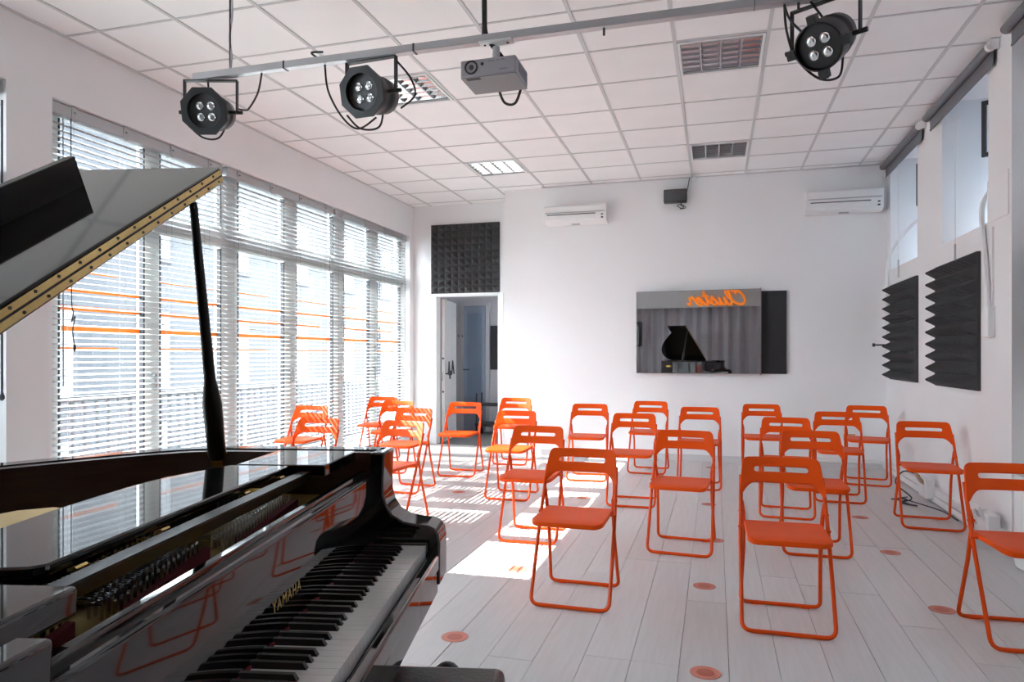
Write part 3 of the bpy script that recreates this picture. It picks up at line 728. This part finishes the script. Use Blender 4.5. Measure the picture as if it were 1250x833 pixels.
# ------------------------------------------------------------------ folding chairs
def chair_proto():
    t = empty('folding_chair')
    yF, yR, zT, yT = -.202, .202, .747, .165
    slope = (yT-yF)/zT
    def bf(x, z): return (x, yF+slope*z, z)
    r = .0095
    # back frame: U-tube with front floor bar
    p = arc_path([bf(-.187, .66), bf(-.196, .40), bf(-.198, r), bf(.198, r), bf(.196, .40), bf(.187, .66)], .045, 5)
    MB().tube(p, r, 8).build('back_frame', 'orange_metal', t, smooth=True)
    # rear leg frame
    def rf(x, z):
        return (x, yR+(.048-yR)*(z/.52), z)
    p = arc_path([bf(-.188, .545), rf(-.178, .50), rf(-.176, .30), rf(-.188, r), rf(.188, r), rf(.176, .30), rf(.178, .50), bf(.188, .545)], .035, 5)
    MB().tube(p, r, 8).build('rear_leg_frame', 'orange_metal', t, smooth=True)
    # backrest: bent plastic panel with a slot
    cols = 40; vs = []; fs = []
    def top(u):
        q = abs(u); return .747 if q < .86 else .747-.028*(1-math.sqrt(max(0, 1-((q-.86)/.14)**2)))
    def bot(u):
        q = abs(u); return .630 if q < .60 else .630-.052*((q-.60)/.32)**2.4 if q < .92 else .578
    sl, sh, hwid, ctr, hr = .678, .703, .68, .6905, .0125
    hu = .066
    def slot(u):
        q = abs(u)
        if q >= hwid: return (ctr, ctr)
        if q > hwid-hu:
            d = hr*math.sqrt(max(0, 1-((q-(hwid-hu))/hu)**2)); return (ctr-d, ctr+d)
        return (sl, sh)
    xs = sorted(set([round(-1+2*i/cols, 4) for i in range(cols+1)] + [s*q for s in (-1, 1) for q in (hwid, hwid-.004, hwid-.012, hwid-.03, hwid-hu, .97, .99, .93)]))
    def P3(u, z):
        x = u*(.1775+.021*(.747-z)/.17)
        bend = .026*abs(u)**2.2
        return (x, yF+slope*z+.014-bend, z)
    def sheet(lo, hi, rows=3):
        o = len(vs)
        for x in xs:
            a, b = lo(x), hi(x)
            for k in range(rows+1): vs.append(P3(x, a+(b-a)*k/rows))
        R = rows+1
        for i in range(len(xs)-1):
            for k in range(rows):
                fs.append((o+i*R+k, o+(i+1)*R+k, o+(i+1)*R+k+1, o+i*R+k+1))
    sheet(bot, lambda x: max(bot(x)+.001, min(slot(x)[0], top(x)-.002)))
    sheet(lambda x: max(bot(x)+.001, min(slot(x)[1], top(x)-.002)), top)
    b = MB().add(vs, fs); me = b.mesh('backrest', 'orange', True)
    import bmesh
    bm_ = bmesh.new(); bm_.from_mesh(me)
    bmesh.ops.remove_doubles(bm_, verts=bm_.verts, dist=.0004)
    bm_.to_mesh(me); bm_.free()
    bk = link('backrest', me, t)
    so = bk.modifiers.new('thick', 'SOLIDIFY'); so.thickness = .011; so.offset = 0
    bv = bk.modifiers.new('edge', 'BEVEL'); bv.width = .003; bv.segments = 2; bv.limit_method = 'ANGLE'; bv.angle_limit = math.radians(50)
    # seat: thin moulded slab with rounded front corners and a slight dish
    def outline():
        pts = []
        fw, bw, y0, y1 = .178, .176, -.280, .085
        def corner(cx, cy, rx, ry, a0, a1, n=7):
            for k in range(n+1):
                an = a0+(a1-a0)*k/n; pts.append((cx+rx*math.cos(an), cy+ry*math.sin(an)))
        corner(fw-.045, y0+.05, .045, .05, -PI/2, 0); corner(bw-.012, y1-.012, .012, .012, 0, PI/2, 3)
        corner(-bw+.012, y1-.012, .012, .012, PI/2, PI, 3); corner(-fw+.045, y0+.05, .045, .05, PI, 1.5*PI)
        return pts
    o = outline(); n = len(o); vs = []; fs = []
    cx0, cy0 = 0, -.1
    def zs(x, y, s): return .450 - .010*(1-(x/.18)**2)*(.35+.65*max(0, (y+.28)/.36)) - .018*max(0, (-.22-y)/.06)**2*.4 + s
    rings = [(1.0, -.018), (1.0, 0), (.985, .003), (.80, .003), (.5, .003), (.2, .003)]
    for (sc_, dz) in rings:
        for (x, y) in o:
            X, Yv = cx0+(x-cx0)*sc_, cy0+(y-cy0)*sc_
            vs.append((X, Yv, zs(X, Yv, dz-.003)))
    for k in range(len(rings)-1):
        for i in range(n):
            j = (i+1) % n; fs.append((k*n+i, k*n+j, (k+1)*n+j, (k+1)*n+i))
    fs.append(tuple((len(rings)-1)*n+i for i in range(n))); fs.append(tuple(range(n-1, -1, -1)))
    MB().add(vs, fs).build('seat', 'orange', t, smooth=True)
    for s in (-1, 1):
        MB().cyl((s*.170, .0, .432), (s*.205, .006, .432), .007, n=8).build('seat_pivot', 'orange_metal', t)
        MB().cyl((s*.172, bf(0, .50)[1], .50), (s*.203, bf(0, .50)[1], .50), .006, n=8).build('leg_pivot', 'orange_metal', t)
        for (yy) in (yF+.008, yR-.004):
            MB().box(s*.12-.02, s*.12+.02, yy-.008, yy+.008, 0, .006).build('foot_pad', 'orange', t)
    return t
CH = [
 ('A', -.691, 3.600, -.7, 'front-row orange folding chair beside the sunlit floor patch, nearest the keyboard'),
 ('B', .311, 3.547, .7, 'front-row orange folding chair in the middle of the three, largest seen whole'),
 ('C', 1.312, 3.632, 3.1, 'front-row orange folding chair cut off by the right photo edge'),
 ('Y', -3.078, 4.879, 1.4, 'second-row orange folding chair nearest the window, half hidden behind the piano rim'),
 ('U', -2.325, 4.823, -6.4, 'second-row orange folding chair second from the window, just behind the piano arm'),
 ('G', -1.210, 4.714, 1.2, 'second-row orange folding chair standing in the solid sunlit floor patch'),
 ('D', -.206, 4.707, -4.4, 'second-row orange folding chair second from the right, in full view below the mirror'),
 ('F', .609, 4.909, .3, 'second-row orange folding chair farthest right, directly behind the largest whole chair'),
 ('Z', -3.88, 6.06, 2.5, 'third-row orange folding chair farthest left, against the middle blind'),
 ('V', -2.761, 6.033, -2.9, 'third-row orange folding chair second from the window, overlapping the chair behind the piano arm'),
 ('R', -1.735, 6.002, .6, 'third-row orange folding chair third from the window, in the striped sunlight'),
 ('O', -.676, 6.016, .4, 'third-row orange folding chair below the left end of the mirror, third from the right'),
 ('J', .539, 5.940, -3.4, 'third-row orange folding chair second from the right, behind two nearer chairs'),
 ('E', 1.511, 5.858, -3.2, 'third-row orange folding chair by the side wall in front of loose cables'),
 ('W', -3.36, 6.98, 6.2, 'fourth-row orange folding chair nearest the window, striped with sunlight'),
 ('T', -2.580, 6.981, 3.0, 'fourth-row orange folding chair standing before the open doorway'),
 ('Q', -1.244, 7.097, 3.3, 'fourth-row orange folding chair third from the window, right of the doorway pier'),
 ('N', -.146, 6.945, -.3, 'fourth-row orange folding chair second from the right, below the mirror middle'),
 ('K', 1.031, 6.686, -4.0, 'fourth-row orange folding chair farthest right, left of the corner chair'),
 ('X', -3.86, 7.62, 5.8, 'last-row orange folding chair nearest the window blinds'),
 ('S', -2.268, 7.881, 2.2, 'last-row orange folding chair right beside the doorway'),
 ('P', -.691, 7.700, -3.2, 'last-row orange folding chair third from the window, below the mirror left part'),
 ('M', .457, 7.537, .2, 'last-row orange folding chair below the black board beside the mirror'),
 ('L', 1.433, 7.604, -8.3, 'last-row orange folding chair in the right back corner by the sockets'),
]
proto = chair_proto()
for i, (nm, x, y, a, lab) in enumerate(CH):
    o = proto if i == 0 else copy_tree(proto)
    o.location = (x, y, .0008); o.rotation_euler = (0, 0, math.radians(a))
    tag(o, lab, 'chair', 'orange folding chairs in rows')

# ------------------------------------------------------------------ floor stickers
DOTS = [(-1.115, 2.932, 'nearest the piano bench'), (-1.119, 3.966, 'inside the solid sunlit patch'), (-.038, 2.875, 'at the bottom photo edge between the front chairs'),
        (-.057, 3.954, 'left of the middle front chair'), (1.073, 3.911, 'touching the feet of the frame-cut chair'), (1.069, 4.956, 'in front of the chair by the loose cables'),
        (1.076, 5.966, 'right of the third-row chairs near the side wall'), (-.001, 4.954, 'under the second-row chair below the mirror'), (-.055, 6.136, 'in the third row between two chairs below the mirror'),
        (-2.261, 6.049, 'among the striped sunlight left of centre'), (-1.117, 6.111, 'left of the third-row chair below the mirror'), (-.046, 8.159, 'close to the back wall')]
dp = None
for (x, y, lab) in DOTS:
    if dp is None:
        dp = MB().lathe([(.060, 0), (.060, .0008), (.057, .0012)], 40).mesh('disc', 'sticker')
        dq = MB().lathe([(.034, .0008), (.034, .0016), (.033, .0018)], 32).mesh('inner_disc', 'sticker_in')
    t = tag(empty('floor_sticker', (x, y, .0009)), 'round reddish floor sticker ' + lab, 'sticker', 'round floor stickers')
    link('disc', dp, t); link('inner_disc', dq, t)

# ------------------------------------------------------------------ grand piano (local x = towards the player, y = towards the treble end)
PH = math.radians(12.352)
pn = tag(empty('grand_piano', (-.759, 1.774, 0), PH), 'black polished baby grand piano with raised lid and open keyboard', 'piano')
ZT = .985
OUT = [(-.14, .14), (-.60, .14), (-.72, .105), (-.83, .02), (-.93, -.09), (-1.02, -.20), (-1.13, -.34), (-1.25, -.50), (-1.36, -.68), (-1.44, -.86), (-1.48, -1.04), (-1.475, -1.20), (-1.43, -1.31), (-1.35, -1.3625), (-.14, -1.3625)]
def smooth_out(pts, n=4):
    a = cat_rom([(p[0], p[1], 0) for p in pts[1:-1]], n)
    return [pts[0]] + [(q.x, q.y) for q in a] + [pts[-1]]
OUTS = smooth_out(OUT)
def inset(pts, d):
    res = []
    for i, p in enumerate(pts):
        a = Vector(pts[max(i-1, 0)]); b = Vector(pts[min(i+1, len(pts)-1)])
        t = (b-a).normalized(); nrm = Vector((-t.y, t.x))   # inward for this direction
        res.append((p[0]+nrm.x*d, p[1]+nrm.y*d))
    return res
def wall_strip(pts_o, pts_i, z0, z1):
    m = MB(); n = len(pts_o); vs = []
    for (p, q) in zip(pts_o, pts_i): vs += [(p[0], p[1], z0), (p[0], p[1], z1), (q[0], q[1], z1), (q[0], q[1], z0)]
    fs = []
    for i in range(n-1):
        a, b = 4*i, 4*i+4
        fs += [(a, b, b+1, a+1), (a+1, b+1, b+2, a+2), (a+2, b+2, b+3, a+3), (a+3, b+3, b, a)]
    fs += [(0, 1, 2, 3), tuple(4*(n-1)+k for k in (3, 2, 1, 0))]
    return m.add(vs, fs)
IN = inset(OUTS, .055)
# direction check: keep the inset on the inner side
if IN[len(IN)//2][0] < OUTS[len(OUTS)//2][0]: IN = inset(OUTS, -.055); SGN = -1
else: SGN = 1
rim = wall_strip(OUTS, IN, .66, ZT).build('rim', 'black_lacquer', pn, smooth=True)
wall_strip(inset(OUTS, SGN*.056), inset(OUTS, SGN*.092), .80, ZT-.004).build('inner_rim', 'mahogany', pn, smooth=True)
# iron plate, soundboard and case bottom fill the rim
PLI = inset(OUTS, SGN*.094)
poly = [p for p in PLI]; poly[0] = (-.19, PLI[0][1]); poly[-1] = (-.19, PLI[-1][1])
MB().prism([(p[0], p[1]) for p in poly], .845, .862).build('iron_plate', 'gold_plate', pn)
MB().prism([(p[0], p[1]) for p in IN], .665, .70).build('bottom_board', 'black_satin', pn)
# raised plate ridges and the gold shoulder beyond the desk
m = MB(); m.prism([(-.52, -.62), (-.52, -1.25), (-.70, -1.25), (-.72, -.80), (-.66, -.64), (-.60, -.60)], .862, .966)
m.build('plate_shoulder', 'gold_plate', pn, bevel=.02, seg=3)
for (ya, yb) in ((-1.22, -.98), (-.93, -.60), (-.55, -.10)):
    MB().box(-1.0, -.40, (ya+yb)/2+.5*(yb-ya)+.012, (ya+yb)/2+.5*(yb-ya)+.034, .862, .90).build('plate_strut', 'gold_plate', pn, bevel=.008)
# tuning pins, felts and strings
pins = MB(); st = MB(); felts = []
for (ya, yb) in ((-1.21, -.96), (-.90, -.58), (-.53, -.12)):
    n = int((yb-ya)/.0105)
    for i in range(n+1):
        y = ya+(yb-ya)*i/n; u = i/n
        base = -.292-.045*u
        for rw_ in range(3):
            bx = base-.022*rw_+.004*(i % 2)
            pins.tube([(bx, y+.003*rw_, .862), (bx, y+.003*rw_, .893)], .0026, 5)
        st.tube([(base-.02, y, .885), (base-.16, y, .885), (-1.15+.45*max(0, (y+1.0)), y-.02, .885)], .0009, 3)
    MB().add(*[(lambda V: (V, [(0,1,2,3),(4,7,6,5),(0,4,5,1),(1,5,6,2),(2,6,7,3),(3,7,4,0)]))([(-.280, ya, .862), (-.268, ya, .862), (-.310, yb, .862), (-.322, yb, .862), (-.280, ya, .884), (-.268, ya, .884), (-.310, yb, .884), (-.322, yb, .884)])][0]).build('string_felt', 'red_felt', pn)
o = pins.build('tuning_pins', 'steel', pn); o['kind'] = 'stuff'
o = st.build('strings', 'steel', pn); o['kind'] = 'stuff'
MB().box(-.26, -.20, -.56, -.48, .862, .868).build('serial_label', 'pale_wood', pn)
# dampers under the desk rear edge
dm = MB().box(-.035, .035, -.006, .006, .89, .94).mesh('damper', 'black_satin')
for i in range(40):
    y = -1.2+i*.026
    link('damper', dm, pn, (-.46-.08*max(0, -(y+.3)), y, 0))
# arms with the curved cheek
ARM = [(-.16, ZT), (-.120, ZT), (-.124, .905), (-.123, .868), (-.115, .838), (-.098, .812), (-.068, .794), (-.03, .787), (.003, .784), (.020, .776), (.031, .760), (.035, .735), (.035, .62), (-.16, .62)]
for (a, b) in ((.022, .14), (-1.3625, -1.252)):
    MB().prism(ARM, a, b, 'y').build('arm', 'black_lacquer', pn, smooth=True, bevel=.006, seg=3)
MB().box(-.16, .030, -1.252, .022, .60, .668).build('key_bed', 'black_lacquer', pn, bevel=.004)
MB().box(.006, .033, -1.252, .022, .660, .712).build('key_slip', 'black_lacquer', pn, bevel=.008, seg=3)
for (a, b) in ((.001, .022), (-1.252, -1.227)):
    MB().box(-.152, .004, a, b, .668, .742).build('key_block', 'black_lacquer', pn, bevel=.004)
FB = [(-.150, .739), (-.150, .914), (-.1510, .919), (-.1535, .9225), (-.170, .9245), (-.1705, .934), (-.1715, .936), (-.182, .9365), (-.1845, .933), (-.185, .930), (-.185, .739)]
fb = MB().prism(FB, -1.250, .020, 'y').build('fallboard', 'black_lacquer', pn, smooth=True)
MB().box(-.1535, -.146, -1.225, 0, .735, .7405).build('key_felt', 'red_felt', pn)
# maker's letters in gold on the fallboard
cu = bpy.data.curves.new('lettering', 'FONT'); cu.body = 'YAMAHA'; cu.size = .030; cu.extrude = .0004; cu.space_character = 1.25; cu.align_x = 'CENTER'
tmp = bpy.data.objects.new('tmp', cu); COL.objects.link(tmp)
me = bpy.data.meshes.new_from_object(tmp.evaluated_get(bpy.context.evaluated_depsgraph_get()))
bpy.data.objects.remove(tmp)
wid = max(v.co.x for v in me.vertices)-min(v.co.x for v in me.vertices)
for v in me.vertices: v.co.x *= .138/wid
me.materials.clear(); me.materials.append(MATS['gold_letter'])
lt = link('lettering', me, fb, (-.1494, -.60, .790), (PI/2, 0, PI/2)); lt['label'] = 'gold YAMAHA lettering'
# keys
WP = 1.225/52
wk = MB().box(-.150, 0, -WP/2+.0006, WP/2-.0006, .700, .735).mesh('white_key', 'white_key')
vs = [(-.150, -.0057, .733), (-.052, -.0057, .733), (-.052, .0057, .733), (-.150, .0057, .733), (-.150, -.0045, .7465), (-.060, -.0045, .7460), (-.060, .0045, .7460), (-.150, .0045, .7465)]
bk_ = MB().add(vs, [(0,3,2,1),(4,5,6,7),(0,1,5,4),(1,2,6,5),(2,3,7,6),(3,0,4,7)]).mesh('black_key', 'black_key')
for i in range(52):
    y = -1.225+WP*(i+.5)
    o = link('white_key', wk, pn, (0, y, random.uniform(-.0003, .0003)))
    nm = 'ABCDEFG'[i % 7]
    if nm in 'ACDFG' and i < 51: link('black_key', bk_, pn, (0, -1.225+WP*(i+1)+{'A': .002, 'C': -.0025, 'D': .0025, 'F': -.003, 'G': 0}[nm], 0))
for nm_ in ('white_key', 'black_key'):
    pass
bv = None
# music desk lying flat with its frame
md = empty('music_desk', (0, 0, 0)); md.parent = pn
MB().box(-.420, -.190, -1.250, -1.120, .955, .990).build('side_shelf', 'black_lacquer', md, bevel=.006, seg=3)
MB().box(-.420, -.200, -.236, .018, .962, .990).build('side_shelf', 'black_lacquer', md, bevel=.003)
MB().prism([(-.236, .974), (-.264, .974), (-.264, .945), (-.250, .945), (-.236, .970)], -1.122, -.234, 'y').build('front_rail', 'black_satin', md)
MB().box(-.420, -.395, -1.122, -.234, .950, .970).build('rear_rail', 'black_satin', md)
DK = [(-.285, -.25), (-.285, -1.045), (-.30, -1.06), (-.36, -1.07), (-.40, -1.062), (-.44, -1.02), (-.47, -.98), (-.492, -.90), (-.503, -.75), (-.505, -.62), (-.503, -.52), (-.492, -.42), (-.45, -.31), (-.43, -.25)]
MB().prism(DK, .974, .990).build('desk_panel', 'black_lacquer', md, smooth=True, bevel=.003)
for y in (-1.0, -.80, -.50, -.32):
    h = MB(); h.box(-.284, -.270, y-.012, y+.012, .970, .974); h.cyl((-.274, y-.012, .974), (-.274, y+.012, .974), .0025, n=8)
    h.build('brass_hinge', 'brass', md)
# long hinge comb on the rail
for i in range(11):
    MB().box(-.276, -.272, -.955+i*.014, -.9515+i*.014, .966, .974).build('rest_notch', 'brass', md)
# lid, folded front flap and brass hinge, swung about the bass side
AL = math.radians(29.75)
ld = empty('lid', (0, -1.35, 1.0)); ld.parent = pn; ld.rotation_euler = (AL, 0, 0)
LP = [(-.55, 1.50), (-.60, 1.50)] + [(q[0]-.008, q[1]+1.35+.012) for q in OUTS if q[0] < -.62 and q[1] < .13] + [(-.55, -.012)]
MB().prism(LP, -.022, -.001).build('main_lid', 'lid_lacquer', ld, smooth=True, bevel=.004)
MB().box(-.965, -.55, -.01, 1.50, .001, .022).build('front_flap', 'lid_lacquer', ld, bevel=.004)
MB().box(-.858, -.836, .11, 1.345, .020, .095).build('flap_lip', 'black_satin', ld, bevel=.002)
hg = MB().box(-.5505, -.5475, .0, 1.495, -.0160, -.0025).build('hinge_leaf', 'brass', ld)
MB().box(-.5505, -.5475, .0, 1.495, .0025, .0160).build('hinge_leaf', 'brass', ld)
MB().cyl((-.5485, .0, 0), (-.5485, 1.495, 0), .0022, n=8).build('hinge_pin', 'gasket', ld)
sm = MB().cyl((-.549, 0, 0), (-.5462, 0, 0), .0032, n=8).mesh('screw', 'gasket')
for i in range(22):
    link('hinge_screw', sm, ld, (0, .06+i*.066, .0105)); link('hinge_screw', sm, ld, (0, .085+i*.066, -.0100))
# lid prop
pb_, pt_ = Vector((-.60, .03, .955)), Vector((-.562, -.175, 1.645))
def along(t): return tuple(pb_.lerp(pt_, t))
pr = empty('lid_prop'); pr.parent = pn
MB().tube([along(0), along(.02), along(.24), along(.29), along(.34), along(.98), along(1.0)], [.018, .024, .026, .021, .0155, .010, .008], 12).build('stick', 'black_satin', pr, smooth=True)
MB().tube([along(-.01), along(.03)], .022, 12).build('brass_foot', 'brass', pr)
MB().cyl((-.628, .03, .975), (-.572, .03, .975), .006, n=10).build('pivot_pin', 'brass', pr)
# legs, lyre and pedals
for (x, y) in ((-.14, .03), (-.14, -1.25), (-1.28, -.98)):
    lg = MB()
    for (z0, z1, w0, w1) in ((.10, .58, .030, .052),):
        v = [(-w0, -w0, z0), (w0, -w0, z0), (w0, w0, z0), (-w0, w0, z0), (-w1, -w1, z1), (w1, -w1, z1), (w1, w1, z1), (-w1, w1, z1)]
        lg.add(v, [(0,3,2,1),(4,5,6,7),(0,1,5,4),(1,2,6,5),(2,3,7,6),(3,0,4,7)])
    lg.box(-.062, .062, -.062, .062, .58, .665); lg.box(-.036, .036, -.036, .036, .075, .10)
    l = lg.build('leg', 'black_lacquer', pn, loc=(x, y, 0), bevel=.004)
    MB().cyl((-.014, 0, .038), (.014, 0, .038), .037, n=18).build('caster', 'brass', l, smooth=True)
ly = empty('pedal_lyre', (-.30, -.6125, 0)); ly.parent = pn
for s in (-1, 1): MB().cyl((0, s*.08, .14), (-.02, s*.08, .665), .014, n=10).build('lyre_post', 'black_lacquer', ly, smooth=True)
MB().box(-.05, .06, -.16, .16, .07, .15).build('pedal_box', 'black_lacquer', ly, bevel=.006)
for q in (-.07, 0, .07): MB().box(.05, .17, q-.013, q+.013, .085, .095).build('pedal', 'brass', ly, bevel=.004)

# bench
def PW2(x, y, z=0.):
    return (-.759+x*math.cos(PH)-y*math.sin(PH), 1.774+x*math.sin(PH)+y*math.cos(PH), z)
bn = tag(empty('piano_bench', PW2(.085, -.565), PH), 'black padded piano bench in front of the keyboard at the bottom edge', 'bench')
m = MB(); m.box(-.15, .15, -.345, .345, .445, .512); m.build('seat_cushion', 'leather', bn, bevel=.022, seg=4)
MB().box(-.135, .135, -.33, .33, .385, .447).build('apron', 'black_lacquer', bn, bevel=.004)
for x in (-.115, .115):
    for y in (-.30, .30): MB().box(x-.022, x+.022, y-.022, y+.022, 0, .40).build('leg', 'black_lacquer', bn, bevel=.004)
for s in (-1, 1):
    MB().lathe([(.008, 0), (.008, .05), (.03, .052), (.036, .066), (.032, .082), (.004, .086)], 18, Matrix.Translation((0, s*.33, .458)) @ Matrix.Rotation(-s*PI/2, 4, 'X')).build('adjusting_knob', 'black_plastic', bn, smooth=True)

# ------------------------------------------------------------------ stage end of the room (seen in the mirror)
t = tag(empty('stage_curtain', (-1.0, YS+.16, 0)), 'grey pleated curtain across the stage end, seen in the mirror', 'curtain')
vs = []; fs = []; n = 420; hh = [.02, .8, 1.6, 2.45]
for i in range(n+1):
    x = -3.1+6.0*i/n
    ph = x*2*PI/.27
    for k, z in enumerate(hh):
        d = .055*math.sin(ph+.5*math.sin(x*3.1))+.02*math.sin(ph*.5+x*2) + (.012*math.sin(ph*1.7+z) if k < 3 else 0)
        vs.append((x, d, z))
for i in range(n):
    for k in range(3): fs.append((i*4+k, (i+1)*4+k, (i+1)*4+k+1, i*4+k+1))
o = MB().add(vs, fs).build('cloth', 'curtain', t, smooth=True)
so = o.modifiers.new('thick', 'SOLIDIFY'); so.thickness = .004
MB().tube([(-3.1, 0, 2.46), (2.9, 0, 2.46)], .015, 8).build('rail', 'grey_plastic', t)
t = tag(empty('stage_pelmet', (-1.0, YS+.30, 2.28)), 'grey pelmet board above the stage curtain, seen in the mirror', 'pelmet')
MB().box(-3.1, 2.95, -.02, .02, 0, .62).build('board', 'pelmet', t)
# script letters of the sign, drawn as strokes in the pelmet plane
L_ = {
 'C': ([[(.50, .88), (.56, .98), (.44, 1.05), (.22, .90), (.06, .60), (.04, .25), (.20, .02), (.42, .06), (.58, .22)], [(.44, 1.05), (.36, .82), (.46, .74)]], .58),
 'l': ([[(0, .22), (.22, .60), (.28, .95), (.20, 1.05), (.12, .85), (.08, .30), (.14, .02), (.26, .06), (.34, .20)]], .32),
 'u': ([[(0, .20), (.10, .52), (.06, .20), (.10, .02), (.24, .10), (.34, .52), (.30, .16), (.36, .02), (.48, .20)]], .46),
 's': ([[(0, .20), (.14, .44), (.20, .58), (.26, .36), (.24, .08), (.10, .02), (.04, .12)], [(.22, .10), (.38, .20)]], .36),
 't': ([[(0, .20), (.16, .55), (.22, .95), (.14, .50), (.12, .10), (.20, .02), (.34, .20)], [(.0, .60), (.34, .64)]], .32),
 'e': ([[(0, .20), (.16, .26), (.28, .42), (.20, .54), (.08, .36), (.08, .10), (.20, .02), (.36, .20)]], .34),
 'r': ([[(0, .20), (.12, .52), (.16, .60), (.18, .48), (.30, .50), (.28, .20), (.34, .02), (.46, .16)]], .44)}
sg = tag(empty('cluster_sign', (-.92, YS+.35, 2.33)), 'orange script sign reading Cluster on the pelmet, reversed in the mirror', 'sign')
cx = 0; S = .37
tot = sum(L_[c][1] for c in 'Cluster')
for c in 'Cluster':
    g = MB()
    for strk in L_[c][0]:
        # sign faces +Y (into the room): reading direction is -X
        g.tube(cat_rom([(-(cx+p[0]+.18*p[1]-tot/2)*S*1.35, .0, p[1]*S) for p in strk], 6), .027, 8)
    g.build('letter', 'sign_orange', sg, smooth=True)
    cx += L_[c][1]
t = tag(empty('stage_speaker', (-2.93, YS+.75, 0)), 'black loudspeaker on a stand at the mirror edge', 'speaker')
MB().box(-.17, .17, -.16, .16, 1.30, 1.92).build('cabinet', 'black_plastic', t, bevel=.015)
MB().box(-.15, .15, .16, .168, 1.33, 1.89).build('grille', 'lens_plate', t, bevel=.004)
MB().cyl((0, 0, .3), (0, 0, 1.3), .018, n=12).build('pole', 'black_plastic', t, smooth=True)
for k in range(3):
    an = 2*PI*k/3+.4
    MB().tube([(0, 0, .75), (.42*math.cos(an), .42*math.sin(an), .012)], .011, 8).build('leg', 'black_plastic', t)
